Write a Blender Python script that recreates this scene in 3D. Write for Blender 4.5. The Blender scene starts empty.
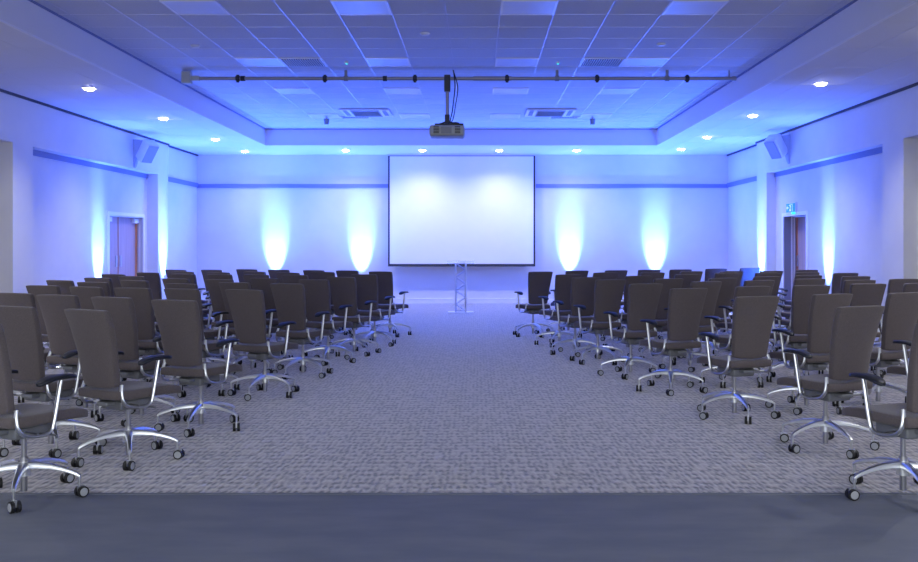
import bpy, bmesh, math, random
from mathutils import Vector, Matrix
random.seed(7)
scene = bpy.context.scene
C = scene.collection
PI = math.pi
F, H, PX, PY = 930.0, 1.43, 477.5, 245.0        # focal length in pixels, eye height, vanishing point

# ------------------------------------------------------------------ camera
cam_data = bpy.data.cameras.new('camera')
cam_data.sensor_width = 36.0
cam_data.lens = 36.0 * F / 918.0
cam_data.shift_x = (459.0 - PX) / 918.0
cam_data.shift_y = (PY - 281.0) / 918.0
cam_data.clip_start = 0.05
cam = bpy.data.objects.new('camera', cam_data)
cam.location = (0, 0, H)
cam.rotation_euler = (PI / 2, 0, 0)
C.objects.link(cam)
scene.camera = cam

# ------------------------------------------------------------------ world, view, light levels
world = bpy.data.worlds.new('world')
scene.world = world
world.use_nodes = True
world.node_tree.nodes['Background'].inputs[0].default_value = (0.3, 0.4, 1.0, 1)
world.node_tree.nodes['Background'].inputs[1].default_value = 0.0
scene.view_settings.view_transform = 'Standard'
scene.view_settings.look = 'None'
scene.view_settings.exposure = 0.0
scene.view_settings.gamma = 1.0
scene.view_settings.use_curve_mapping = False
scene.cycles.use_denoising = True
scene.cycles.max_bounces = 8
scene.cycles.diffuse_bounces = 5
scene.cycles.sample_clamp_indirect = 6.0

UP_COL = (0.12, 0.26, 1.0)      # LED uplighters, narrow beam
UP_POWER = 1900.0
HALO_POWER = 420.0
WASH_COL = (0.033, 0.13, 1.0)    # added blue wash, leaned into the room to colour the ceiling
WASH_POWER = 1350.0
DOWN_COL = (0.96, 0.955, 0.92)
DOWN_POWER = 215.0


def area_light(name, loc, rot, sx, sy, power, col):
    l = bpy.data.lights.new(name, 'AREA')
    l.shape = 'RECTANGLE'; l.size = sx; l.size_y = sy
    l.energy = power; l.color = col
    o = bpy.data.objects.new(name, l)
    o.location = loc; o.rotation_euler = rot
    C.objects.link(o)
    return o


# soft neutral fill added behind the camera
area_light('rear_fill_light', (-0.4, -2.2, 2.2), (math.radians(82), 0, 0), 9.0, 2.4, 300.0, (0.92, 0.96, 0.97))


# ------------------------------------------------------------------ materials
def mat(name, col, rough=0.6, metal=0.0, spec=0.5, emit=None, estr=1.0):
    m = bpy.data.materials.new(name)
    m.use_nodes = True
    b = m.node_tree.nodes['Principled BSDF']
    b.inputs['Base Color'].default_value = (*col, 1)
    b.inputs['Roughness'].default_value = rough
    b.inputs['Metallic'].default_value = metal
    b.inputs['Specular IOR Level'].default_value = spec
    if emit:
        b.inputs['Emission Color'].default_value = (*emit, 1)
        b.inputs['Emission Strength'].default_value = estr
    return m


def noise_mix(m, col_a, col_b, scale, bump=0.0, detail=3.0, stretch=None):
    nt = m.node_tree; n = nt.nodes; l = nt.links
    b = n['Principled BSDF']
    tc = n.new('ShaderNodeTexCoord')
    no = n.new('ShaderNodeTexNoise'); no.inputs['Scale'].default_value = scale; no.inputs['Detail'].default_value = detail
    src = tc.outputs['Object']
    if stretch:
        mp = n.new('ShaderNodeMapping'); mp.inputs['Scale'].default_value = stretch
        l.new(src, mp.inputs[0]); src = mp.outputs[0]
    l.new(src, no.inputs['Vector'])
    r = n.new('ShaderNodeValToRGB')
    r.color_ramp.elements[0].position = 0.35; r.color_ramp.elements[0].color = (*col_a, 1)
    r.color_ramp.elements[1].position = 0.65; r.color_ramp.elements[1].color = (*col_b, 1)
    l.new(no.outputs['Fac'], r.inputs[0]); l.new(r.outputs[0], b.inputs['Base Color'])
    if bump:
        bp = n.new('ShaderNodeBump'); bp.inputs['Strength'].default_value = bump; bp.inputs['Distance'].default_value = 0.004
        l.new(no.outputs['Fac'], bp.inputs['Height']); l.new(bp.outputs[0], b.inputs['Normal'])
    return m


M = {}
M['wall'] = noise_mix(mat('wall_paint', (0.8, 0.8, 0.82), 0.75, spec=0.3), (0.69, 0.69, 0.72), (0.72, 0.72, 0.74), 2.0)
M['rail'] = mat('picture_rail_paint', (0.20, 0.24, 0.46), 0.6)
M['white_gloss'] = mat('white_satin_paint', (0.88, 0.88, 0.89), 0.4)
M['bulkhead'] = mat('bulkhead_plaster', (0.74, 0.74, 0.79), 0.7)
M['tile'] = noise_mix(mat('ceiling_tile', (0.6, 0.6, 0.66), 0.85, spec=0.2), (0.60, 0.61, 0.66), (0.65, 0.66, 0.71), 60, 0.15)
M['bar'] = mat('ceiling_bar', (0.8, 0.8, 0.86), 0.35)
M['bar_metal'] = mat('ceiling_bar_metal', (0.62, 0.62, 0.68), 0.5, 0.8)
M['dark_gap'] = mat('shadow_gap', (0.03, 0.03, 0.05), 0.6)
M['panel'] = mat('prismatic_diffuser', (0.66, 0.68, 0.8), 0.4, spec=0.5)
M['ac_white'] = mat('aircon_white_plastic', (0.72, 0.73, 0.8), 0.4)
M['ac_grey'] = mat('aircon_grille_grey', (0.16, 0.165, 0.2), 0.5)
M['dark'] = mat('dark_plastic', (0.02, 0.02, 0.03), 0.45)
M['tube'] = mat('galvanised_tube', (0.34, 0.33, 0.34), 0.45, 0.7)
M['screen'] = mat('matt_white_screen', (0.93, 0.93, 0.93), 0.9, spec=0.1)
M['frame'] = mat('screen_border_black', (0.025, 0.025, 0.035), 0.6)
M['grey_box'] = mat('projector_shell', (0.42, 0.44, 0.42), 0.45)
M['chrome'] = mat('polished_aluminium', (0.74, 0.76, 0.78), 0.33, 1.0)
M['steel'] = mat('brushed_steel', (0.5, 0.5, 0.53), 0.35, 1.0)
M['mech'] = mat('mechanism_grey_casting', (0.25, 0.26, 0.28), 0.5, 0.3)
M['pad'] = mat('armrest_black_plastic', (0.018, 0.02, 0.032), 0.42, spec=0.35)
M['tyre'] = mat('castor_tyre_black', (0.015, 0.015, 0.018), 0.5)
M['cap'] = mat('castor_disc_grey', (0.42, 0.44, 0.48), 0.4)
M['fabric'] = noise_mix(mat('taupe_fabric', (0.1, 0.08, 0.08), 0.9, spec=0.15), (0.128, 0.108, 0.113), (0.170, 0.146, 0.148), 220, 0.35)
M['fabric'].node_tree.nodes['Principled BSDF'].inputs['Sheen Weight'].default_value = 0.25
M['fabric'].node_tree.nodes['Principled BSDF'].inputs['Sheen Roughness'].default_value = 0.4
M['wood'] = noise_mix(mat('door_veneer', (0.55, 0.42, 0.42), 0.4), (0.42, 0.31, 0.33), (0.49, 0.37, 0.39), 3.0, stretch=(6, 6, 0.4))
M['orange_wood'] = mat('oak_lipping', (0.62, 0.25, 0.12), 0.45)
M['acrylic'] = mat('clear_acrylic', (0.9, 0.93, 0.97), 0.08)
M['acrylic'].node_tree.nodes['Principled BSDF'].inputs['Transmission Weight'].default_value = 0.85
M['silver'] = mat('truss_silver', (0.62, 0.64, 0.72), 0.3, 0.85)
M['base_white'] = mat('pale_base_plate', (0.85, 0.86, 0.9), 0.3)
M['spk'] = mat('speaker_cabinet_pale', (0.66, 0.66, 0.70), 0.5)
M['spk_grille'] = mat('speaker_grille_grey', (0.30, 0.30, 0.36), 0.6)
M['spk_bracket'] = mat('speaker_bracket_grey', (0.34, 0.36, 0.46), 0.5)
M['lamp'] = mat('lit_downlight_lens', (1, 1, 1), 0.3, emit=(1.0, 0.97, 0.95), estr=30.0)
M['led_blue'] = mat('lit_led_lens', (0.2, 0.4, 1), 0.3, emit=(0.2, 0.55, 1.0), estr=14.0)
M['led_green'] = mat('green_indicator_led', (0, 0.4, 0.2), 0.3, emit=(0.0, 1.0, 0.55), estr=2.5)
M['sign_green'] = mat('exit_sign_green', (0.0, 0.28, 0.22), 0.4, emit=(0.0, 0.32, 0.42), estr=0.35)
M['sign_white'] = mat('exit_sign_white', (0.85, 0.9, 0.9), 0.4, emit=(0.7, 0.9, 1.0), estr=0.4)
M['cable'] = mat('black_cable', (0.015, 0.015, 0.02), 0.5)


def carpet_material():
    m = mat('patterned_carpet', (0.3, 0.28, 0.32), 0.95, spec=0.1)
    nt = m.node_tree; n = nt.nodes; l = nt.links
    b = n['Principled BSDF']
    tc = n.new('ShaderNodeTexCoord')
    mp = n.new('ShaderNodeMapping'); mp.inputs['Scale'].default_value = (1, 1, 1)
    l.new(tc.outputs['Object'], mp.inputs[0])
    sx = n.new('ShaderNodeSeparateXYZ'); l.new(mp.outputs[0], sx.inputs[0])

    def math_(op, a, bb=None):
        x = n.new('ShaderNodeMath'); x.operation = op
        for i, v in enumerate((a, bb)):
            if v is None: continue
            if isinstance(v, (int, float)): x.inputs[i].default_value = v
            else: l.new(v, x.inputs[i])
        return x.outputs[0]
    # woven motif: small staggered lozenges with irregular dark flecks
    wn = n.new('ShaderNodeTexNoise'); wn.inputs['Scale'].default_value = 9; wn.inputs['Detail'].default_value = 2
    l.new(mp.outputs[0], wn.inputs['Vector'])
    sc_ = n.new('ShaderNodeSeparateColor'); l.new(wn.outputs['Color'], sc_.inputs[0])
    wx = math_('ADD', sx.outputs[0], math_('MULTIPLY', math_('SUBTRACT', sc_.outputs[0], 0.5), 0.05))
    wy = math_('ADD', sx.outputs[1], math_('MULTIPLY', math_('SUBTRACT', sc_.outputs[1], 0.5), 0.05))
    k = 2 * PI / 0.075
    wy = math_('MULTIPLY', wy, 0.36)
    s1 = math_('SINE', math_('MULTIPLY', math_('ADD', wx, wy), k))
    s2 = math_('SINE', math_('MULTIPLY', math_('SUBTRACT', wx, wy), k))
    p = math_('MULTIPLY', s1, s2)
    mp.inputs['Scale'].default_value = (1, 1, 1)
    ms = n.new('ShaderNodeMapping'); ms.inputs['Scale'].default_value = (1, 0.38, 1)
    l.new(tc.outputs['Object'], ms.inputs[0])
    vo = n.new('ShaderNodeTexVoronoi'); vo.inputs['Scale'].default_value = 30; vo.feature = 'F1'
    l.new(ms.outputs[0], vo.inputs['Vector'])
    p = math_('ADD', math_('MULTIPLY', p, 0.75), math_('MULTIPLY', math_('SUBTRACT', vo.outputs['Distance'], 0.45), 2.6))
    no = n.new('ShaderNodeTexNoise'); no.inputs['Scale'].default_value = 40; no.inputs['Detail'].default_value = 3
    l.new(ms.outputs[0], no.inputs['Vector'])
    p = math_('ADD', p, math_('MULTIPLY', math_('SUBTRACT', no.outputs['Fac'], 0.5), 1.6))
    r = n.new('ShaderNodeValToRGB')
    r.color_ramp.elements[0].position = 0.28; r.color_ramp.elements[0].color = (0.072, 0.072, 0.115, 1)
    r.color_ramp.elements[1].position = 0.72; r.color_ramp.elements[1].color = (0.33, 0.295, 0.315, 1)
    l.new(math_('ADD', math_('MULTIPLY', p, 0.3), 0.5), r.inputs[0])
    l.new(r.outputs[0], b.inputs['Base Color'])
    bp = n.new('ShaderNodeBump'); bp.inputs['Strength'].default_value = 0.4; bp.inputs['Distance'].default_value = 0.004
    l.new(p, bp.inputs['Height']); l.new(bp.outputs[0], b.inputs['Normal'])
    return m


M['carpet'] = carpet_material()
M['carpet'].node_tree.nodes['Principled BSDF'].inputs['Sheen Weight'].default_value = 0.8
M['carpet'].node_tree.nodes['Principled BSDF'].inputs['Sheen Roughness'].default_value = 0.35
M['plain'] = noise_mix(mat('plain_blue_grey_floor', (0.2, 0.21, 0.27), 0.8, spec=0.2), (0.172, 0.188, 0.240), (0.208, 0.222, 0.272), 2.2, stretch=(1, 2.5, 1), detail=6)


# ------------------------------------------------------------------ mesh helpers
def box(bm, x0, x1, y0, y1, z0, z1, mi=0, rot=None, bevel=0.0):
    r = bmesh.ops.create_cube(bm, size=1.0)
    vs = r['verts']
    for v in vs:
        v.co = Vector(((x0 + x1) / 2 + v.co.x * (x1 - x0), (y0 + y1) / 2 + v.co.y * (y1 - y0), (z0 + z1) / 2 + v.co.z * (z1 - z0)))
    fs = set(f for v in vs for f in v.link_faces)
    if bevel:
        es = list(set(e for v in vs for e in v.link_edges))
        rb = bmesh.ops.bevel(bm, geom=es, offset=bevel, segments=3, affect='EDGES', profile=0.5)
        fs = set(rb['faces']) | set(f for f in fs if f.is_valid)
        vs = list(set(v for f in fs for v in f.verts))
    for f in fs: f.material_index = mi
    if rot is not None:
        bmesh.ops.transform(bm, matrix=rot, verts=vs)
    return vs


def cyl(bm, p0, p1, r0, r1=None, seg=16, mi=0):
    p0 = Vector(p0); p1 = Vector(p1)
    if r1 is None: r1 = r0
    d = p1 - p0
    q = d.to_track_quat('Z', 'Y').to_matrix().to_4x4()
    mtx = Matrix.Translation((p0 + p1) / 2) @ q
    r = bmesh.ops.create_cone(bm, cap_ends=True, segments=seg, radius1=r0, radius2=r1, depth=d.length, matrix=mtx)
    for f in set(f for v in r['verts'] for f in v.link_faces): f.material_index = mi
    return r['verts']


def tube(bm, pts, r, seg=10, mi=0, flat=1.0):
    pts = [Vector(p) for p in pts]
    rings = []
    up0 = Vector((1, 0, 0))
    for i, p in enumerate(pts):
        t = (pts[min(i + 1, len(pts) - 1)] - pts[max(i - 1, 0)]).normalized()
        a = up0 - t * up0.dot(t)
        if a.length < 0.1: a = Vector((0, 0, 1)) - t * t.z
        a.normalize(); b_ = t.cross(a)
        rings.append([bm.verts.new(p + a * (math.cos(2 * PI * k / seg) * r * flat) + b_ * (math.sin(2 * PI * k / seg) * r)) for k in range(seg)])
    for i in range(len(rings) - 1):
        for k in range(seg):
            f = bm.faces.new((rings[i][k], rings[i][(k + 1) % seg], rings[i + 1][(k + 1) % seg], rings[i + 1][k])); f.material_index = mi
    f = bm.faces.new(rings[0]); f.material_index = mi
    f = bm.faces.new(list(reversed(rings[-1]))); f.material_index = mi


def smooth_pts(pts, n=4):
    pts = [Vector(p) for p in pts]
    out = []
    for i in range(len(pts) - 1):
        p0 = pts[max(i - 1, 0)]; p1 = pts[i]; p2 = pts[i + 1]; p3 = pts[min(i + 2, len(pts) - 1)]
        for k in range(n):
            t = k / n
            out.append(0.5 * ((2 * p1) + (p2 - p0) * t + (2 * p0 - 5 * p1 + 4 * p2 - p3) * t * t + (3 * p1 - p0 - 3 * p2 + p3) * t ** 3))
    out.append(pts[-1])
    return out


def obj(name, bm, mats, parent=None, smooth=False, bevel=0.0, sub=0):
    bmesh.ops.recalc_face_normals(bm, faces=bm.faces)
    me = bpy.data.meshes.new(name)
    bm.to_mesh(me); bm.free()
    if not isinstance(mats, (list, tuple)): mats = [mats]
    for m in mats: me.materials.append(m)
    if smooth:
        for p in me.polygons: p.use_smooth = True
        try: me.set_sharp_from_angle(angle=math.radians(38))
        except Exception: pass
    o = bpy.data.objects.new(name, me)
    C.objects.link(o)
    if parent: o.parent = parent
    if sub:
        md = o.modifiers.new('sub', 'SUBSURF'); md.levels = sub; md.render_levels = sub
    return o


def struct(name, bm, mats, **k):
    o = obj(name, bm, mats, **k); o['kind'] = 'structure'; return o


def thing(name, label, cat, loc=(0, 0, 0), rotz=0, group=None):
    o = bpy.data.objects.new(name, None); C.objects.link(o)
    o.empty_display_size = 0.1
    o.location = loc; o.rotation_euler = (0, 0, rotz); o['label'] = label; o['category'] = cat
    if group: o['group'] = group
    return o


def tag(o, label, cat, group=None):
    o['label'] = label; o['category'] = cat
    if group: o['group'] = group
    return o


NB = bmesh.new

# ------------------------------------------------------------------ the room
BACK = 22.76
NEAR = -2.6
AL, BL, CL = -6.77, -7.00, -6.86      # left wall: pier face, niche face, corner face
AR, BR, CR = 6.00, 6.19, 6.13
ZS, ZC = 3.641, 4.003                 # bulkhead underside, recessed ceiling
RL, RR, RF, RN = -4.70, 3.98, 20.60, -0.6
OUTL, OUTR = -7.45, 6.65
FLOOR_SPLIT = 5.34

bm = NB(); box(bm, OUTL, OUTR, FLOOR_SPLIT, BACK + 0.2, -0.1, 0); struct('floor', bm, M['carpet'])
bm = NB(); box(bm, OUTL, OUTR, NEAR - 0.2, FLOOR_SPLIT, -0.1, 0); struct('floor', bm, M['plain'])
bm = NB(); box(bm, OUTL, OUTR, FLOOR_SPLIT - 0.012, FLOOR_SPLIT + 0.012, 0.0, 0.004); struct('trim_1', bm, M['plain'])

bm = NB(); box(bm, OUTL, OUTR, BACK, BACK + 0.2, 0, ZC + 0.1); struct('wall_back', bm, M['wall'])
bm = NB(); box(bm, OUTL, OUTR, NEAR - 0.2, NEAR, 0, ZC + 0.1); struct('wall_rear', bm, M['wall'])

ND, NF, NT = 14.16, 19.70, 2.93       # left niche near end, far end, top
bm = NB()
ZT = ZC + 0.1
box(bm, OUTL, AL, NEAR, 20.35, NT, ZT)
box(bm, OUTL, AL, NEAR, 10.9, 0, NT)
box(bm, OUTL, -7.2, 10.9, 13.55, 2.25, NT)
box(bm, OUTL, AL, 13.55, ND, 0, NT)
DL0, DL1, DLT = 17.62, 19.46, 2.02
box(bm, OUTL, BL, ND, DL0, 0, NT)
box(bm, OUTL, BL, DL0, DL1, DLT, NT)
box(bm, OUTL, BL, DL1, NF, 0, NT)
box(bm, OUTL, AL, NF, 20.35, 0, NT)
box(bm, OUTL, CL, 20.35, BACK, 0, ZT)
struct('wall_left', bm, M['wall'])

NDr, NFr = 13.78, 19.30
DR0, DR1, DRT = 17.45, 18.80, 2.02
bm = NB()
box(bm, AR, OUTR, NEAR, 19.98, NT, ZT)
box(bm, AR, OUTR, NEAR, 10.6, 0, NT)
box(bm, 6.30, OUTR, 10.6, 13.1, 2.25, NT)
box(bm, AR, OUTR, 13.1, NDr, 0, NT)
box(bm, BR, OUTR, NDr, DR0, 0, NT)
box(bm, BR, OUTR, DR0, DR1, DRT, NT)
box(bm, BR, OUTR, DR1, NFr, 0, NT)
box(bm, AR, OUTR, NFr, 19.98, 0, NT)
box(bm, CR, OUTR, 19.98, BACK, 0, ZT)
struct('wall_right', bm, M['wall'])

# bulkhead ring and recessed ceiling
bm = NB()
box(bm, OUTL, RL, NEAR, BACK, ZS, ZT)
box(bm, RR, OUTR, NEAR, BACK, ZS, ZT)
box(bm, RL, RR, RF, BACK, ZS, ZT)
box(bm, RL, RR, NEAR, RN, ZS, ZT)
struct('ceiling', bm, M['bulkhead'])
bm = NB(); box(bm, RL, RR, RN, RF, ZC, ZT); struct('ceiling', bm, M['tile'])

# suspended ceiling bars
bm = NB()
x = 0.25 - 0.6 * 8
while x < RR:
    if x > RL + 0.05: box(bm, x - 0.007, x + 0.007, RN, RF, ZC - 0.005, ZC)
    x += 0.6
struct('trim_2', bm, M['bar_metal'])
bm = NB()
y = 10.37 - 0.6 * 18
while y < RF:
    if y > RN + 0.05: box(bm, RL, RR, y - 0.0035, y + 0.0035, ZC - 0.003, ZC)
    y += 0.6
struct('trim_13', bm, M['bar'])
# bars under the bulkheads
bm = NB()
for xx in (-6.1, -5.15, 4.43, 5.03, 5.6):
    box(bm, xx - 0.007, xx + 0.007, NEAR, BACK, ZS - 0.003, ZS)
y = -1.6
while y < BACK:
    box(bm, AL, RL, y - 0.006, y + 0.006, ZS - 0.002, ZS); box(bm, RR, AR, y - 0.006, y + 0.006, ZS - 0.002, ZS); y += 1.2
struct('trim_3', bm, M['bulkhead'])
# bright lower edge of the recess
bm = NB()
box(bm, RL - 0.02, RL + 0.006, RN, RF, ZS - 0.006, ZS + 0.012)
box(bm, RR - 0.006, RR + 0.02, RN, RF, ZS - 0.006, ZS + 0.012)
box(bm, RL, RR, RF - 0.006, RF + 0.02, ZS - 0.006, ZS + 0.012)
struct('trim_4', bm, M['bar'])
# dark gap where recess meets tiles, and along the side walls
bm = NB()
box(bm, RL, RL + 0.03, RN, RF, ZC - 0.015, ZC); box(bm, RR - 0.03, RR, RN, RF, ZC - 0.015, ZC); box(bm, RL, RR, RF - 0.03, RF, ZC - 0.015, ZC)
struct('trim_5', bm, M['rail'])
bm = NB()
box(bm, AL, AL + 0.03, NEAR, 20.35, ZS - 0.035, ZS); box(bm, CL, CL + 0.03, 20.35, BACK, ZS - 0.035, ZS)
struct('trim_6', bm, M['dark_gap'])
bm = NB()
box(bm, AR - 0.03, AR, NEAR, 19.98, ZS - 0.035, ZS); box(bm, CR - 0.03, CR, 19.98, BACK, ZS - 0.035, ZS)
struct('trim_7', bm, M['dark_gap'])

# picture rails (dark band at niche head height)
bm = NB()
box(bm, BL, BL + 0.03, ND, NF, 2.84, NT)
box(bm, CL, CL + 0.03, 20.35, BACK, 2.84, 2.94)
struct('trim_8', bm, M['rail'])
bm = NB()
box(bm, BR - 0.03, BR, NDr, NFr, 2.84, NT)
box(bm, CR - 0.03, CR, 19.98, BACK, 2.84, 2.94)
struct('trim_9', bm, M['rail'])
bm = NB()
box(bm, CL, -2.19, BACK - 0.03, BACK, 2.83, 2.92); box(bm, 1.43, CR, BACK - 0.03, BACK, 2.83, 2.92)
struct('trim_10', bm, M['rail'])
bm = NB()
box(bm, CL, CL + 0.025, 20.55, 20.58, 2.94, ZS - 0.035); box(bm, CR - 0.025, CR, 20.2, 20.23, 2.94, ZS - 0.035)
struct('trim_12', bm, M['white_gloss'])
# wall panel seams either side of the screen and small conduit strips
bm = NB()
for xx in (-2.42, 1.63):
    box(bm, xx - 0.008, xx + 0.008, BACK - 0.006, BACK, 0.1, 2.83)
struct('trim_11', bm, M['wall'])
# skirtings
bm = NB(); box(bm, CL, CR, BACK - 0.03, BACK, 0, 0.10); box(bm, CL, CR, BACK - 0.035, BACK, 0.10, 0.115); struct('baseboard_back', bm, M['white_gloss'])
bm = NB()
for a, b_, xx in ((NEAR, 10.9, AL), (13.55, ND, AL), (ND, DL0 - 0.06, BL), (DL1 + 0.06, NF, BL), (NF, 20.35, AL), (20.35, BACK, CL)):
    box(bm, xx, xx + 0.018, a, b_, 0, 0.11)
struct('baseboard_left', bm, M['white_gloss'])
bm = NB()
for a, b_, xx in ((NEAR, 10.6, AR), (13.1, NDr, AR), (NDr, DR0 - 0.06, BR), (DR1 + 0.06, NFr, BR), (NFr, 19.98, AR), (19.98, BACK, CR)):
    box(bm, xx - 0.018, xx, a, b_, 0, 0.11)
struct('baseboard_right', bm, M['white_gloss'])


# doors
def double_door(name, side, x_wall, x_leaf, y0, y1, top, split, mats):
    """side -1 left wall, +1 right wall; leaves recessed in the opening"""
    s = side
    root = thing(name, '', 'door', (x_leaf, (y0 + y1) / 2, 0))
    del root['label']; del root['category']; root['kind'] = 'structure'
    yc = (y0 + y1) / 2
    bm = NB()      # architrave and lining
    xa = x_wall - x_leaf
    w = 0.05
    lo, hi = (min(xa - s * 0.02, 0), max(xa - s * 0.02, 0))
    for (a, b_) in ((y0 - yc - 0.05, y0 - yc + 0.03), (y1 - yc - 0.03, y1 - yc + 0.05)):
        x0, x1 = sorted((xa, xa - s * 0.022)); box(bm, x0, x1, a, b_, 0, top + 0.05)
    x0, x1 = sorted((xa, xa - s * 0.022)); box(bm, x0, x1, y0 - yc + 0.03, y1 - yc - 0.03, top - 0.02, top + 0.05)
    # stop beads on the lining
    for a in ((0.04,) if s < 0 else (0.03, 0.08)):
        x0, x1 = sorted((-s * a, -s * (a + 0.03)))
        box(bm, x0, x1, y1 - yc - 0.035, y1 - yc, 0, top); box(bm, x0, x1, y0 - yc, y0 - yc + 0.035, 0, top)
        box(bm, x0, x1, y0 - yc, y1 - yc, top - 0.035, top)
    obj('door_frame', bm, M['white_gloss'], root)
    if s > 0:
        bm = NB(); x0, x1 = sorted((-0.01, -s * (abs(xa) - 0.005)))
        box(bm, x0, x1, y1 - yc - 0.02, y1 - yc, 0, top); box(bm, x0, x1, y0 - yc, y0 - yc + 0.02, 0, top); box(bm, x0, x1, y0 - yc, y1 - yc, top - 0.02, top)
        obj('reveal_shade_panel', bm, mat('shaded_reveal_grey', (0.30, 0.30, 0.34), 0.5), root)  # grey panels added over the reveals, their shade put into the colour
    if split:
        bm = NB(); x0, x1 = sorted((s * 0.045, s * 0.05)); box(bm, x0, x1, split - yc - 0.05, split - yc + 0.05, 0.01, top - 0.02)
        obj('meeting_seal', bm, M['dark'], root)
    leaves = [(y0 - yc + 0.01, split - yc - 0.018), (split - yc + 0.018, y1 - yc - 0.01)] if split else [(y0 - yc + 0.01, y1 - yc - 0.01)]
    for i, (a, b_) in enumerate(leaves):
        bm = NB()
        x0, x1 = sorted((s * 0.045, 0)); box(bm, x0, x1, a, b_, 0.008, top - 0.01, bevel=0.003)
        lf = obj('door_leaf', bm, mats[i], root)
        bm = NB(); e = b_ - 0.10 if (split is None or i == 1) else b_ - 0.015
        x0, x1 = sorted((0, -s * 0.008)); box(bm, x0, x1, e, b_, 0.01, top - 0.012)
        lip = obj('lipping', bm, M['orange_wood'], lf); lip['label'] = 'orange oak edging strip'
        bm = NB()
        hy = (a + 0.05) if i == 1 else (b_ - 0.14)
        x0, x1 = sorted((0, -s * 0.012)); box(bm, x0, x1, hy, hy + 0.09, 1.0, 1.22)
        h = obj('push_plate', bm, M['steel'], lf)
        bm = NB()
        cy_ = a + 0.12 if i == 0 else b_ - 0.30
        x0, x1 = sorted((0, -s * 0.07)); box(bm, x0, x1, cy_, cy_ + 0.22, top - 0.14, top - 0.05, bevel=0.008)
        obj('door_closer', bm, M['white_gloss'], lf)
    return root


double_door('door_1', -1, BL, -7.125, DL0, DL1, DLT, 18.45, [M['wood'], M['wood']])
M['door_grey'] = mat('grey_door_paint', (0.45, 0.45, 0.52), 0.5)
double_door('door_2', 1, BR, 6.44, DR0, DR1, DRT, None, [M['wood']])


def side_door(name, x, y0, y1, s):
    root = thing(name, '', 'door', (x, (y0 + y1) / 2, 0))
    del root['label']; del root['category']; root['kind'] = 'structure'
    h = (y1 - y0) / 2
    bm = NB()
    x0, x1 = sorted((0, -s * 0.05))
    box(bm, x0, x1, -h, -h + 0.12, 0, 2.25); box(bm, x0, x1, h - 0.12, h, 0, 2.25); box(bm, x0, x1, -h + 0.12, h - 0.12, 2.17, 2.25)
    obj('door_frame', bm, M['white_gloss'], root)
    bm = NB()
    x0, x1 = sorted((0, s * 0.05))
    box(bm, x0, x1, -h + 0.12, -0.004, 0.008, 2.16); box(bm, x0, x1, 0.004, h - 0.12, 0.008, 2.16)
    obj('door_leaf', bm, M['door_grey'], root)
    return root


side_door('door_3', -7.15, 10.9, 13.55, -1)
side_door('door_4', 6.25, 10.6, 13.1, 1)

# ------------------------------------------------------------------ projection screen
sc_y = 22.57
root = thing('projection_screen', 'large white projection screen with black borders hanging on the back wall', 'projection screen', (-0.385, sc_y, 0.94))
bm = NB(); box(bm, -1.745, 1.745, 0.0, 0.006, 0.03, 2.68); obj('screen_surface', bm, M['screen'], root)
bm = NB()
box(bm, -1.785, -1.745, -0.004, 0.01, 0.0, 2.68); box(bm, 1.745, 1.785, -0.004, 0.01, 0.0, 2.68)
box(bm, -1.745, 1.745, -0.004, 0.008, 0.0, 0.03); box(bm, -1.745, 1.745, -0.004, 0.008, 2.645, 2.68)
obj('border', bm, M['frame'], root)
bm = NB(); cyl(bm, (-1.785, 0.002, -0.012), (1.785, 0.002, -0.012), 0.018); obj('weight_bar', bm, M['frame'], root, smooth=True)
bm = NB(); box(bm, -1.80, 1.80, -0.02, 0.14, 2.66, 2.70); obj('housing', bm, M['ac_white'], root)

# ------------------------------------------------------------------ truss lectern
root = thing('lectern', 'slim silver truss lectern with clear top standing in front of the screen', 'lectern', (-0.355, 19.7, 0))
bm = NB(); box(bm, -0.27, 0.27, -0.2, 0.2, 0, 0.018, bevel=0.006); obj('base_plate', bm, M['base_white'], root)
bm = NB()
w = 0.105
for sx in (-1, 1):
    for sy in (-1, 1):
        cyl(bm, (sx * w, sy * w, 0.018), (sx * w, sy * w, 1.05), 0.018, seg=12)
obj('truss_tubes', bm, M['silver'], root, smooth=True)
bm = NB()
n = 7
for i in range(n):
    z0 = 0.04 + i * 1.0 / 7; z1 = z0 + 1.0 / 7
    s = 1 if i % 2 else -1
    for sy in (-1, 1):
        cyl(bm, (-s * w, sy * w, z0), (s * w, sy * w, z1), 0.014, seg=8)
        cyl(bm, (sy * w, -s * w, z0), (sy * w, s * w, z1), 0.009, seg=8)
for z in (0.04, 1.04):
    for a in ((-1, -1, 1, -1), (1, -1, 1, 1), (1, 1, -1, 1), (-1, 1, -1, -1)):
        cyl(bm, (a[0] * w, a[1] * w, z), (a[2] * w, a[3] * w, z), 0.009, seg=8)
obj('lacing', bm, M['silver'], root, smooth=True)
bm = NB()
box(bm, -0.29, 0.29, -0.2, 0.2, 1.055, 1.067, rot=Matrix.Translation((0, 0, 1.06)) @ Matrix.Rotation(0.12, 4, 'X') @ Matrix.Translation((0, 0, -1.06)))
obj('reading_top', bm, M['acrylic'], root)


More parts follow.
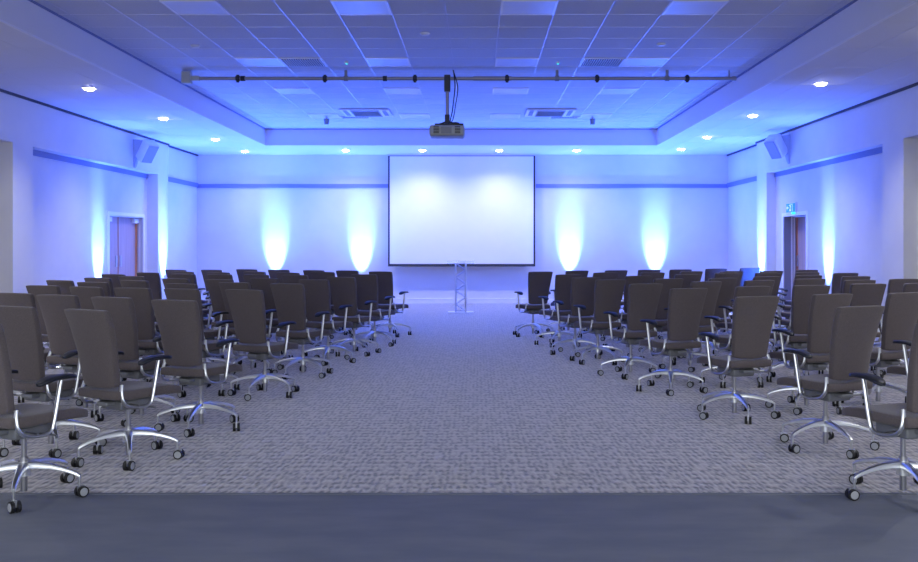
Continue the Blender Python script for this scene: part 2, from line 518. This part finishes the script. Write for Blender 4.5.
# ------------------------------------------------------------------ lamps
def downlight(x, y, label, k=1.0, cone=125):
    root = thing('downlight', label, 'ceiling light', (x, y, ZS), group='lit downlights in the lowered ceiling border')
    bm = NB()
    cyl(bm, (0, 0, -0.008), (0, 0, 0.0), 0.10, seg=28)
    obj('trim_ring', bm, M['white_gloss'], root, smooth=True)
    bm = NB(); cyl(bm, (0, 0, -0.022), (0, 0, -0.0085), 0.07, 0.078, seg=24); cyl(bm, (0, 0, -0.034), (0, 0, -0.022), 0.045, 0.07, seg=24); obj('lens', bm, M['lamp'], root)
    l = bpy.data.lights.new('downlight_beam', 'SPOT'); l.energy = DOWN_POWER * k; l.color = DOWN_COL
    l.spot_size = math.radians(cone); l.spot_blend = 1.0; l.shadow_soft_size = 0.035
    o = bpy.data.objects.new('downlight_beam', l); C.objects.link(o); o.parent = root; o.location = (0, 0, -0.045)


ords = ['leftmost', 'second from the left', 'third from the left', 'third from the right', 'second from the right', 'rightmost']
bx = [-4.90, -3.07, -1.28, 0.51, 2.31, 4.05]
for i in (1, 2, 3, 4):
    nm = {1: 'left of the screen', 2: 'above the left half of the screen', 3: 'above the right half of the screen', 4: 'right of the screen'}[i]
    downlight(bx[i], 21.66, 'round lit downlight before the back wall, ' + nm, 0.62, 145)
nth = ['at the far back corner', 'second from the back', 'third from the back', 'fourth from the back wall']
nth += ['fifth from the back wall', 'sixth from the back wall', 'seventh from the back wall']
for i, y in enumerate((21.85, 19.4, 16.2, 13.1, 10.0, 6.9, 3.8)):
    downlight(-5.47, y, 'round lit downlight in left side border, ' + nth[i], 0.35 if i == 0 else 1.0)
for i, y in enumerate((21.4, 19.0, 15.85, 12.7, 9.5, 6.4, 3.3)):
    downlight(4.69, y, 'round lit downlight in right side border, ' + nth[i], 0.35 if i == 0 else 1.0)


def uplight(x, y, tx, ty, label, power=1.0):
    """LED floor can; (tx,ty) unit vector towards the wall"""
    root = thing('uplighter', label, 'floor light', (x, y, 0), group='blue LED uplighters along the walls')
    bm = NB(); cyl(bm, (0, 0, 0), (0, 0, 0.03), 0.08, seg=20); cyl(bm, (0, 0, 0.03), (0, 0, 0.17), 0.065, 0.075, seg=20)
    obj('can', bm, M['dark'], root, smooth=True)
    bm = NB(); cyl(bm, (0, 0, 0.17), (0, 0, 0.176), 0.062, seg=20); obj('lens', bm, M['led_blue'], root)
    for nm, col, pw, size, blend, lean in (('narrow_beam', UP_COL, UP_POWER, 31, 0.8, 0.38), ('beam_halo', UP_COL, HALO_POWER, 30, 0.8, 0.0), ('added_wash', WASH_COL, WASH_POWER, 125, 1.0, -0.55)):  # last cone is an added wash, leaning away from the wall
        q = (-Vector((tx * lean, ty * lean, 1)).normalized()).to_track_quat('Z', 'Y')
        l = bpy.data.lights.new(nm, 'SPOT'); l.energy = pw * power; l.color = col
        l.spot_size = math.radians(size); l.spot_blend = blend; l.shadow_soft_size = 0.04
        o = bpy.data.objects.new(nm, l); C.objects.link(o); o.parent = root; o.location = (0, 0, 0.2)
        o.rotation_mode = 'QUATERNION'; o.rotation_quaternion = q


yb = BACK - 0.42
uplight(-4.94, yb, 0, 1, 'blue uplighter at back wall, far left behind the chairs')
uplight(-2.84, yb, 0, 1, 'blue uplighter at back wall, just left of the screen')
uplight(2.25, yb, 0, 1, 'blue uplighter at back wall, just right of the screen')
uplight(4.35, yb, 0, 1, 'blue uplighter at back wall, far right behind the chairs')
uplight(BL + 0.38, 17.16, -1, 0, 'blue uplighter at left wall, before the double door', 0.8)
uplight(AL + 0.38, 20.02, -1, 0, 'blue uplighter at left wall, at the pier beyond the door', 0.8)
uplight(BR - 0.38, 16.4, 1, 0, 'blue uplighter at right wall, before the exit door', 0.8)
uplight(AR - 0.38, 19.64, 1, 0, 'blue uplighter at right wall, at the pier beyond the exit door', 0.8)

# ------------------------------------------------------------------ ceiling fittings
rows = [(10.37, 'nearest row'), (13.37, 'second row'), (15.83, 'third row'), (18.83, 'farthest row')]
colsx = [(-3.35, 'far left column'), (-1.55, 'column left of the projector'), (0.25, 'column right of the projector'), (2.05, 'far right column')]
for yy, rn in rows:
    for xx, cn in colsx:
        t = thing('light_panel', 'square unlit pale ceiling panel, %s, %s' % (rn, cn), 'ceiling light panel', (xx + 0.3, yy - 0.3, ZC), group='square light panels in the recessed ceiling')
        bm = NB()
        for a in ((-0.297, -0.275, -0.297, 0.297), (0.275, 0.297, -0.297, 0.297), (-0.275, 0.275, -0.297, -0.275), (-0.275, 0.275, 0.275, 0.297)):
            box(bm, *a, -0.012, 0.0)
        obj('frame', bm, M['bar'], t)
        bm = NB(); box(bm, -0.275, 0.275, -0.275, 0.275, -0.008, 0.0); obj('diffuser', bm, M['panel'], t)


def grille(x, y, label, D=0.297):
    t = thing('vent_grille', label, 'ceiling vent', (x + 0.3, y - D, ZC), group='vent grilles in the recessed ceiling')
    bm = NB(); box(bm, -0.285, 0.285, -D + 0.01, D - 0.01, -0.004, 0); obj('backing', bm, M['dark'], t)
    bm = NB()
    for a in ((-0.297, -0.27, -D, D), (0.27, 0.297, -D, D), (-0.27, 0.27, -D, -D + 0.027), (-0.27, 0.27, D - 0.027, D)):
        box(bm, *a, -0.014, -0.0045)
    obj('frame', bm, M['ac_white'], t)
    bm = NB()
    for i in range(17):
        px = -0.256 + i * 0.032
        vs = box(bm, px - 0.003, px + 0.003, -D + 0.029, D - 0.029, -0.026, -0.006, rot=None)
        bmesh.ops.rotate(bm, verts=vs, cent=(px, 0, -0.016), matrix=Matrix.Rotation(0.0, 3, 'Y'))
    obj('slats', bm, M['ac_white'], t)


grille(-2.75, 13.37, 'square slatted vent beside second row panel, left half')
grille(1.45, 13.37, 'square slatted vent beside second row panel, right half')
grille(-2.75, 18.83, 'small slatted vent behind the left air conditioning cassette', 0.14)
grille(1.45, 18.83, 'small slatted vent behind the right air conditioning cassette', 0.14)


def cassette(x, y, label):
    t = thing('air_conditioning_cassette', label, 'air conditioner', (x, y, ZC), group='ceiling air conditioning cassettes')
    bm = NB(); box(bm, -0.47, 0.47, -0.47, 0.47, -0.035, -0.006, bevel=0.012); obj('housing', bm, M['ac_white'], t, smooth=True)
    bm = NB(); box(bm, -0.27, 0.27, -0.27, 0.27, -0.042, -0.0355); 
    for i in range(9): box(bm, -0.25, 0.25, -0.245 + i * 0.058, -0.225 + i * 0.058, -0.048, -0.042)
    obj('intake_grille', bm, M['ac_grey'], t)
    for k in range(4):
        bm = NB(); box(bm, -0.27, 0.27, -0.41, -0.33, -0.040, -0.0355, rot=Matrix.Rotation(k * PI / 2, 4, 'Z'))
        obj('outlet_slot', bm, M['dark'] if k == 0 else M['ac_grey'], t)
    for sx in (-1, 1):
        bm = NB(); box(bm, sx * 0.37 - 0.035, sx * 0.37 + 0.035, -0.40, -0.33, -0.041, -0.0355); obj('corner_cover', bm, M['ac_grey'], t)


cassette(-2.14, 17.96, 'white four-way air conditioning cassette in ceiling left of projector')
cassette(1.40, 17.96, 'white four-way air conditioning cassette in ceiling right of projector')


def detector(x, y, label, led=False, big=False):
    r = 0.03 if led else 0.055
    t = thing('smoke_detector', label, 'smoke detector', (x, y, ZC))
    bm = NB(); cyl(bm, (0, 0, -0.012), (0, 0, 0), r * 1.1, seg=24); cyl(bm, (0, 0, -0.026), (0, 0, -0.012), r * 0.7, r, seg=24)
    obj('body', bm, M['ac_white'], t, smooth=True)
    if led:
        bm = NB(); cyl(bm, (0, 0, -0.032), (0, 0, -0.0262), 0.012, seg=12); obj('indicator_light', bm, M['led_green'], t)


detector(-3.64, 12.0, 'round white smoke detector in ceiling near the left end of tube')
detector(-0.64, 11.3, 'round white smoke detector in ceiling nearest the middle')
detector(2.35, 11.9, 'round white smoke detector in ceiling at the right')
detector(-1.84, 13.07, 'small ceiling sensor with green light, left of projector', True)
detector(1.13, 13.07, 'small ceiling sensor with green light, right of projector', True)


def pendant(x, y, label):
    t = thing('ceiling_sensor', label, 'sensor', (x, y, ZC))
    bm = NB(); cyl(bm, (0, 0, -0.05), (0, 0, 0), 0.02, seg=12); obj('stem', bm, M['steel'], t, smooth=True)
    bm = NB(); cyl(bm, (0, 0, -0.16), (0, 0, -0.05), 0.045, 0.055, seg=16); obj('head', bm, M['mech'], t, smooth=True)


pendant(-3.02, 18.6, 'small dark sensor hanging before the farthest left panel')
pendant(2.30, 18.6, 'small dark sensor hanging before the farthest right panel')

# suspended tube
ty, tz = 13.71, 3.885
t = thing('ceiling_tube', 'long grey metal tube hung crosswise beneath the recessed ceiling', 'lighting bar', (-0.25, ty, tz))
bm = NB(); cyl(bm, (-4.0, 0, 0), (4.03, 0, 0), 0.027, seg=16); cyl(bm, (0.19, 0, 0), (0.75, 0, 0), 0.034, seg=16); obj('tube', bm, M['tube'], t, smooth=True)
bm = NB(); box(bm, -4.1, -3.97, -0.06, 0.06, -0.08, 0.1, bevel=0.008); box(bm, -3.97, -3.85, -0.035, 0.035, -0.035, 0.035); obj('end_bracket', bm, M['grey_box'], t)
bm = NB(); cyl(bm, (4.0, 0, 0), (4.06, 0, 0), 0.034, seg=16); cyl(bm, (3.96, 0, 0), (3.96, 0, 0.118), 0.012, seg=8); obj('end_cap', bm, M['tube'], t, smooth=True)
for px, big in ((238, 1), (243, 0), (325, 1), (346, 2), (385, 0), (415, 1), (507, 1), (557, 2), (597, 1), (667, 2), (687, 1)):
    X = (px - PX) * ty / F + 0.25
    bm = NB()
    cyl(bm, (X - 0.03, 0, 0), (X + 0.03, 0, 0), 0.04, seg=14)
    if big: cyl(bm, (X, -0.01, -0.06 if big == 1 else -0.02), (X, -0.01, 0.05 if big == 1 else 0.118), 0.022, seg=10)
    obj('clamp', bm, M['dark'] if big != 2 else M['mech'], t, smooth=True)

# projector
t = thing('projector', 'grey ceiling projector hanging on a pole from the tube', 'projector', (-0.445, ty, 3.10))
bm = NB(); box(bm, -0.255, 0.255, -0.2, 0.2, -0.085, 0.075, bevel=0.03); obj('body', bm, M['grey_box'], t, smooth=True)
bm = NB()
for sx in (-1, 1):
    for i in range(5): box(bm, sx * 0.155 - 0.04, sx * 0.155 + 0.04, -0.2045, -0.2, -0.045 + i * 0.022, -0.033 + i * 0.022)
obj('vents', bm, M['dark'], t)
bm = NB(); box(bm, -0.085, 0.07, -0.2045, -0.2, -0.05, 0.05); obj('connector_panel', bm, M['mech'], t)
bm = NB(); cyl(bm, (0.1, 0.2, 0), (0.1, 0.23, 0), 0.055, seg=20); obj('lens', bm, M['dark'], t, smooth=True)
t2 = thing('projector_mount', 'black pole mount clamped to the tube above the projector', 'projector mount', (-0.445, ty, 3.19))
bm = NB(); cyl(bm, (0, 0, 0.02), (0, 0, 0.70), 0.026, seg=16); obj('pole', bm, M['tube'], t2, smooth=True)
bm = NB(); box(bm, -0.045, 0.045, -0.04, 0.04, 0.5, 0.745, bevel=0.006); obj('upper_clamp', bm, M['dark'], t2)
bm = NB(); box(bm, -0.035, 0.035, -0.035, 0.035, 0.03, 0.16, bevel=0.006); box(bm, -0.18, 0.24, -0.15, 0.15, -0.012, 0.014, bevel=0.004)
for sx in (-0.15, 0.2): cyl(bm, (0, 0, 0.06), (sx, 0, 0.01), 0.012, seg=8)
obj('mounting_plate', bm, M['dark'], t2)
bm = NB(); tube(bm, smooth_pts([(-0.445 + 0.09, ty - 0.04, ZC), (-0.33, ty - 0.05, 3.8), (-0.345, ty - 0.06, 3.6), (-0.37, ty - 0.05, 3.4), (-0.4, ty - 0.08, 3.22), (-0.33, ty - 0.17, 3.215), (-0.27, ty - 0.21, 3.2)], 5), 0.008)
tube(bm, smooth_pts([(-0.36, ty - 0.05, ZC), (-0.29, ty - 0.05, 3.75), (-0.32, ty - 0.06, 3.5), (-0.36, ty - 0.07, 3.27), (-0.42, ty - 0.15, 3.205)], 5), 0.007)
tag(obj('projector_cable', bm, M['cable'], None, smooth=True), 'black cables running down beside the projector pole', 'cable')


# wall speakers
def speaker(x, y, z, s, label):
    """s = +1: on the left wall facing +x, -1: on the right wall"""
    t = thing('wall_speaker', label, 'loudspeaker', (x, y, z))
    bm = NB()
    # tall triangular wall bracket
    pts = [(0.001, -0.07, 0.26), (0.001, 0.07, 0.26), (0.001, 0.05, -0.30), (0.001, -0.05, -0.30), (0.18, -0.07, 0.24), (0.18, 0.07, 0.24), (0.025, 0.04, -0.28), (0.025, -0.04, -0.28)]
    v = [bm.verts.new((s * p[0], p[1], p[2])) for p in pts]
    for f in ((0, 1, 2, 3), (4, 5, 6, 7), (0, 1, 5, 4), (1, 2, 6, 5), (2, 3, 7, 6), (3, 0, 4, 7)): bm.faces.new([v[i] for i in f])
    cyl(bm, (s * 0.04, 0, 0.0), (s * 0.16, -0.03, 0.0), 0.022, seg=10)
    obj('bracket', bm, M['spk_bracket'], t)
    R = Matrix.Translation((s * 0.27, -0.05, 0.03)) @ Matrix.Rotation(s * -0.60, 4, 'Z') @ Matrix.Rotation(s * 0.68, 4, 'Y')
    bm = NB(); box(bm, -0.10, 0.12, -0.13, 0.13, -0.21, 0.21, rot=R, bevel=0.02); cab = obj('cabinet', bm, M['spk'], t, smooth=True)
    bm = NB(); x0, x1 = sorted((s * 0.1205, s * 0.132)); box(bm, x0, x1, -0.115, 0.115, -0.195, 0.195, rot=R, bevel=0.005); obj('grille', bm, M['spk_grille'], cab)


speaker(AL, 18.35, 3.25, 1, 'pale wall speaker on bracket high on the left wall')
speaker(AR, 17.9, 3.29, -1, 'pale wall speaker on bracket high on the right wall')

# exit sign on the right wall above the door
t = thing('exit_sign', 'small green and white running man exit sign above the right door', 'exit sign', (BR, 18.28, 2.13))
bm = NB(); box(bm, -0.035, 0, -0.27, 0.27, -0.10, 0.13, bevel=0.006); obj('casing', bm, M['ac_white'], t)
bm = NB(); box(bm, -0.038, -0.0355, -0.255, 0.255, -0.055, 0.115); obj('face_panel', bm, M['sign_green'], t)
bm = NB()
def yz(pts, x0=-0.041, x1=-0.0385):
    a = [bm.verts.new((x0, p[0], p[1])) for p in pts]; b_ = [bm.verts.new((x1, p[0], p[1])) for p in pts]
    bm.faces.new(a); bm.faces.new(list(reversed(b_)))
    for i in range(len(pts)): bm.faces.new((a[i], a[(i + 1) % len(pts)], b_[(i + 1) % len(pts)], b_[i]))
# seen from inside the room +y is to the left: doorway, running figure, arrow
yz([(-0.02, -0.045), (-0.02, 0.105), (-0.12, 0.105), (-0.12, -0.045), (-0.105, -0.045), (-0.105, 0.092), (-0.035, 0.092), (-0.035, -0.045)])
yz([(0.075, 0.07), (0.035, 0.075), (0.03, 0.02), (0.05, 0.0), (0.085, -0.04), (0.07, -0.045), (0.03, -0.01), (0.0, -0.035), (-0.015, -0.03), (0.01, 0.01), (0.01, 0.06), (-0.01, 0.04), (-0.018, 0.05), (0.012, 0.085), (0.05, 0.088), (0.088, 0.078)])
yz([(0.02 + 0.014 * math.cos(a * PI / 5), 0.099 + 0.012 * math.sin(a * PI / 5)) for a in range(10)])
yz([(0.235, 0.035), (0.185, 0.085), (0.185, 0.05), (0.115, 0.05), (0.115, 0.02), (0.185, 0.02), (0.185, -0.015)])
obj('pictogram', bm, M['sign_white'], t)
bm = NB(); box(bm, -0.045, -0.036, -0.255, -0.10, -0.095, -0.065); obj('indicator_lamp', bm, M['led_green'], t)


# ------------------------------------------------------------------ office chairs
def grid_slab(bm, nx, nz, fn, mi=0):
    """closed pillow: fn(u,v,side) -> Vector, u,v in [-1,1]"""
    g = lambda t: 0.72 * math.sin(t * PI / 2) + 0.28 * math.copysign(1 - (1 - abs(t)) ** 1.6, t)
    A = [[bm.verts.new(fn(g(-1 + 2 * i / nx), g(-1 + 2 * j / nz), 1)) for i in range(nx + 1)] for j in range(nz + 1)]
    B = [[bm.verts.new(fn(g(-1 + 2 * i / nx), g(-1 + 2 * j / nz), -1)) for i in range(nx + 1)] for j in range(nz + 1)]
    for j in range(nz):
        for i in range(nx):
            bm.faces.new((A[j][i], A[j][i + 1], A[j + 1][i + 1], A[j + 1][i]))
            bm.faces.new((B[j][i], B[j + 1][i], B[j + 1][i + 1], B[j][i + 1]))
    per = [(0, i) for i in range(nx)] + [(j, nx) for j in range(nz)] + [(nz, nx - i) for i in range(nx)] + [(nz - j, 0) for j in range(nz)]
    for k in range(len(per)):
        a = per[k]; b_ = per[(k + 1) % len(per)]
        bm.faces.new((A[a[0]][a[1]], B[a[0]][a[1]], B[b_[0]][b_[1]], A[b_[0]][b_[1]]))


def edge_round(u, p=6):
    return max(0.0, 1 - abs(u) ** p) ** (1 / 2.2)


def chair_meshes():
    parts = {}
    # backrest: tall, slightly wider at the top, leaning back, gently curved
    def back(u, v, s):
        t = (v + 1) / 2
        z = 0.512 + 0.510 * t
        half = 0.152 + 0.048 * t
        c = 0.03                                   # corner rounding
        hu = half * (1 - 0.035 * max(0, (abs(v) - 0.9) / 0.1) ** 2)
        x = u * hu
        yc = -0.215 - 0.085 * t - 0.060 * t ** 2.2 - 0.012 * math.cos(t * PI)
        yc += 0.022 * u * u * 1.0                  # wraps forward at the sides
        th = 0.028 * (0.82 + 0.18 * (1 - u ** 8) * (1 - v ** 8))
        return Vector((x, yc + s * th, z - (0.006 * u ** 6 if t > .5 else -0.012 * u ** 6) * 1.0))
    bm = NB(); grid_slab(bm, 14, 18, back); parts['backrest'] = (bm, [M['fabric']], 1)
    # seat cushion with waterfall front
    def seat(u, v, s):
        y = -0.245 + 0.535 * (v + 1) / 2
        half = 0.214 * (1 - 0.04 * max(0, v) ** 2 - 0.06 * max(0, -v) ** 2)
        top = 0.503 - 0.010 * (1 - u * u) * (1 - v * v)
        th = 0.076 * (0.80 + 0.20 * (1 - u ** 6) * (1 - v ** 6))
        drop = 0.034 * max(0, v) ** 3.2
        z = top - drop if s > 0 else top - th - drop * 0.75
        if s > 0: z -= 0.010 * (max(abs(u), abs(v)) ** 8)
        half *= (1 - 0.10 * max(0, abs(v) - 0.8) / 0.2 * (1 if v > 0 else 0.6)) if abs(v) > 0.8 else 1
        return Vector((u * half, y, z))
    bm = NB(); grid_slab(bm, 12, 12, seat); parts['seat'] = (bm, [M['fabric']], 1)
    # armrest frames
    for s in (-1, 1):
        pts = [(s * 0.180, -0.200, 0.535), (s * 0.190, -0.210, 0.49), (s * 0.202, -0.210, 0.44), (s * 0.212, -0.185, 0.402), (s * 0.222, -0.13, 0.384),
               (s * 0.229, -0.06, 0.382), (s * 0.232, -0.020, 0.398), (s * 0.233, -0.004, 0.435), (s * 0.233, 0.018, 0.53), (s * 0.234, 0.045, 0.672)]
        bm = NB(); tube(bm, smooth_pts(pts, 4), 0.0105, 10, flat=1.35)
        tube(bm, [(s * 0.224, -0.10, 0.383), (s * 0.09, -0.08, 0.385)], 0.012, 8)
        parts['armrest_frame%d' % s] = (bm, [M['chrome']], 0)
        bm = NB()
        def pad(u, v, q, s=s):
            y = 0.018 + 0.130 * v
            half = 0.046 * math.sqrt(max(0.0, 1 - abs(v) ** 3.2)) * 0.9 + 0.004
            zt = 0.690 - 0.030 * max(0, -v) ** 2 - 0.012 * max(0, v) ** 3
            th = 0.013 * (0.35 + 0.65 * min(edge_round(u, 4), edge_round(v, 6)))
            return Vector((s * 0.234 + u * half, y, zt + q * th))
        grid_slab(bm, 6, 12, pad); parts['arm_pad%d' % s] = (bm, [M['pad']], 0)
    # mechanism
    bm = NB(); box(bm, -0.10, 0.10, -0.14, 0.11, 0.352, 0.418, bevel=0.015); box(bm, -0.05, 0.05, -0.21, -0.10, 0.385, 0.415, bevel=0.008)
    cyl(bm, (0.08, 0.02, 0.365), (0.21, 0.04, 0.36), 0.006, seg=8)
    parts['tilt_mechanism'] = (bm, [M['mech']], 0)
    # column
    bm = NB(); cyl(bm, (0, 0, 0.20), (0, 0, 0.35), 0.0150, seg=16); cyl(bm, (0, 0, 0.172), (0, 0, 0.225), 0.026, 0.023, seg=18); cyl(bm, (0, 0, 0.035), (0, 0, 0.16), 0.019, seg=16)
    parts['gas_column'] = (bm, [M['steel']], 0)
    # five-arm star base
    bm = NB()
    cyl(bm, (0, 0, 0.122), (0, 0, 0.203), 0.038, 0.032, seg=24)
    prof = [(0.02, 0.180, 0.030, 0.023), (0.09, 0.181, 0.024, 0.020), (0.16, 0.174, 0.020, 0.016), (0.22, 0.161, 0.017, 0.0135), (0.27, 0.146, 0.0145, 0.012), (0.305, 0.132, 0.013, 0.011), (0.324, 0.118, 0.011, 0.010)]
    for k in range(5):
        a = k * 2 * PI / 5
        ca, sa = math.cos(a), math.sin(a)
        rings = []
        for (r, z, w, h) in prof:
            ring = []
            for (dx, dz) in ((-1, -0.75), (-1, 0.15), (-0.62, 0.85), (0.0, 1.0), (0.62, 0.85), (1, 0.15), (1, -0.75), (0, -1.0)):
                ring.append(bm.verts.new((r * ca - dx * w * sa, r * sa + dx * w * ca, z + dz * h)))
            rings.append(ring)
        for i in range(len(rings) - 1):
            for j in range(8):
                bm.faces.new((rings[i][j], rings[i][(j + 1) % 8], rings[i + 1][(j + 1) % 8], rings[i + 1][j]))
        bm.faces.new(rings[0]); bm.faces.new(list(reversed(rings[-1])))
    parts['star_base'] = (bm, [M['chrome']], 0)
    # castor (origin under the arm tip)
    bm = NB()
    cyl(bm, (0, 0, 0.05), (0, 0, 0.122), 0.0075, seg=10, mi=0)
    for s in (-1, 1):
        cyl(bm, (s * 0.006, -0.012, 0.031), (s * 0.026, -0.012, 0.031), 0.031, seg=20, mi=1)
        cyl(bm, (s * 0.026, -0.012, 0.031), (s * 0.0285, -0.012, 0.031), 0.0235, 0.021, seg=18, mi=2)
    box(bm, -0.007, 0.007, -0.03, 0.012, 0.03, 0.066, mi=0)
    parts['caster'] = (bm, [M['chrome'], M['tyre'], M['cap']], 0)
    return parts


P = chair_meshes()
protos = {}
for k, (bm, ms, sub) in P.items():
    nm = k.rstrip('-1') if k.endswith('1') else k
    nm = {'armrest_frame-1': 'armrest_frame', 'armrest_frame1': 'armrest_frame', 'arm_pad-1': 'arm_pad', 'arm_pad1': 'arm_pad'}.get(k, k)
    bmesh.ops.recalc_face_normals(bm, faces=bm.faces)
    me = bpy.data.meshes.new(nm); bm.to_mesh(me); bm.free()
    for m in ms: me.materials.append(m)
    for p in me.polygons: p.use_smooth = True
    if not sub:
        me.set_sharp_from_angle(angle=math.radians(40))
    protos[k] = (nm, me, sub)


def put(key, parent):
    nm, me, sub = protos[key]
    o = bpy.data.objects.new(nm, me); C.objects.link(o); o.parent = parent
    if sub:
        md = o.modifiers.new('sub', 'SUBSURF'); md.levels = sub; md.render_levels = sub
    return o


def office_chair(x, y, yaw_deg, phase, label, group):
    t = thing('office_chair', label, 'office chair', (x, y, 0), -math.radians(yaw_deg), group)
    put('seat', t); put('backrest', t); put('tilt_mechanism', t); put('gas_column', t)
    for s in ('-1', '1'):
        f = put('armrest_frame' + s, t)
        put('arm_pad' + s, f)
    b_ = put('star_base', t)
    b_.rotation_euler.z = math.radians(phase + yaw_deg)
    for k in range(5):
        a = k * 2 * PI / 5
        c = put('caster', b_)
        c.location = (0.318 * math.cos(a), 0.318 * math.sin(a), 0)
        c.rotation_euler.z = random.choice((random.uniform(-0.9, 0.9), a + PI / 2 + random.uniform(-1.2, 1.2)))
    return t


ordn = ['', 'first', 'second', 'third', 'fourth', 'fifth', 'sixth', 'seventh', 'eighth', 'ninth']
DS = 1.0489
aisle = {
    'left': [(390, 14.7, 22, 10), (374.7, 13.3, 21, 33), (354, 12.2, 22, 20), (328, 11.35, 22, 55), (303, 10.2, 21, 30), (265, 8.86, 23, 40), (201, 7.25, 20, 54), (128.5, 6.2, 30, 4), (24, 5.28, 24, -1)],
    'right': [(533, 14.65, 18, 5), (559, 13.3, 20, 30), (575, 12.2, 20, 52), (597.7, 11.35, 21, 12), (630.5, 10.2, 21, 35), (670.6, 9.13, 20, 43), (734.5, 7.75, 18, 58), (825.5, 6.54, 23, 64), (903, 5.3, 18, 50)]}
others = {
    'left': [
        [(345.7, 14.3), (312, 14.4), (277, 14.7), (245, 14.9), (209.6, 14.8), (174, 14.7)],
        [(321, 13.3), (286, 13.3), (252.5, 13.5), (216.5, 13.4), (180.5, 13.5), (145.7, 13.3)],
        [(293, 12.1), (254, 12.3), (217.5, 12.45), (181.0, 12.5), (111, 12.4)],
        [(262, 10.8), (217, 10.7), (173, 10.8), (129, 11.6), (95, 11.1)],
        [(231.5, 9.6), (178.5, 9.5), (131, 10.1), (90, 9.95), (56.5, 10.3)],
        [(178, 8.3), (129.5, 8.5), (82, 8.6), (39, 8.96)],
        [(107, 6.95), (53, 7.3), (9, 7.5)],
        [(6, 5.9)],
        []],
    'right': [
        [(578.5, 14.2), (617.5, 14.4), (650.5, 14.7), (682, 14.9), (717.5, 15.4), (751.5, 15.8)],
        [(607, 13.2), (654, 13.2), (693, 13.8), (733, 13.9), (773, 14.0), (808.5, 14.6)],
        [(640.5, 11.8), (689.5, 12.4), (728.5, 13.0), (769, 13.1), (809.5, 13.2), (847.5, 13.1)],
        [(670.5, 10.8), (725, 11.0), (769, 11.5), (810.5, 12.0), (858, 11.6)],
        [(709, 9.95), (762, 10.3), (812, 10.7), (862, 10.4), (907, 10.7)],
        [(756, 8.8), (814, 9.0), (871, 9.36), (924, 9.5)],
        [(836.7, 7.4), (911, 7.6)],
        [(972, 6.45)],
        []]}
rng = random.Random(11)
chairs = []
for side, sg in (('left', 1), ('right', -1)):
    for r in range(9):
        pxh, dh, yaw, ph = aisle[side][r]
        rowname = 'front row' if r == 0 else ('rearmost row' if r == 8 else '%s row from screen' % ordn[r + 1])
        grp = 'office chairs in the %s block, %s' % (side, rowname)
        chairs.append(((pxh - PX) * dh / F, dh, sg * yaw, ph, 'dark taupe fabric office chair, %s block, %s, first beside the aisle' % (side, rowname), grp))
        for i, (pt, d_old) in enumerate(others[side][r]):
            d = d_old * DS
            X = (pt - PX) * d / F
            base = 20 - 1.2 * i if side == 'right' else 21
            if side == 'right' and pt > 795 and r <= 5: base = 11
            yw = sg * (base + rng.uniform(-3, 3))
            a = math.radians(yw)
            hx = X + 0.37 * math.sin(a); hy = d + 0.37 * math.cos(a)
            chairs.append((hx, hy, yw, rng.uniform(0, 72), 'dark taupe fabric office chair, %s block, %s, %s from the aisle' % (side, rowname, ordn[i + 2]), grp))
# nudge neighbours that stand too close a little apart in depth, along the sight line
chairs = [list(c) for c in chairs]
for it in range(30):
    for i in range(len(chairs)):
        for j in range(i):
            a, b_ = chairs[i], chairs[j]
            if math.hypot(a[0] - b_[0], a[1] - b_[1]) < 0.575:
                n_, f_ = (a, b_) if a[1] < b_[1] else (b_, a)
                for c, k in ((n_, 0.9985), (f_, 1.0015)):
                    if 'first beside' not in c[4]: c[0] *= k; c[1] *= k
for c in chairs:
    office_chair(*c)
# report near pairs for layout checking
if False:
    for i in range(len(chairs)):
        for j in range(i):
            d = math.hypot(chairs[i][0] - chairs[j][0], chairs[i][1] - chairs[j][1])
            if d < 0.60: print('CLOSE', round(d, 2), chairs[i][4], '|', chairs[j][4])
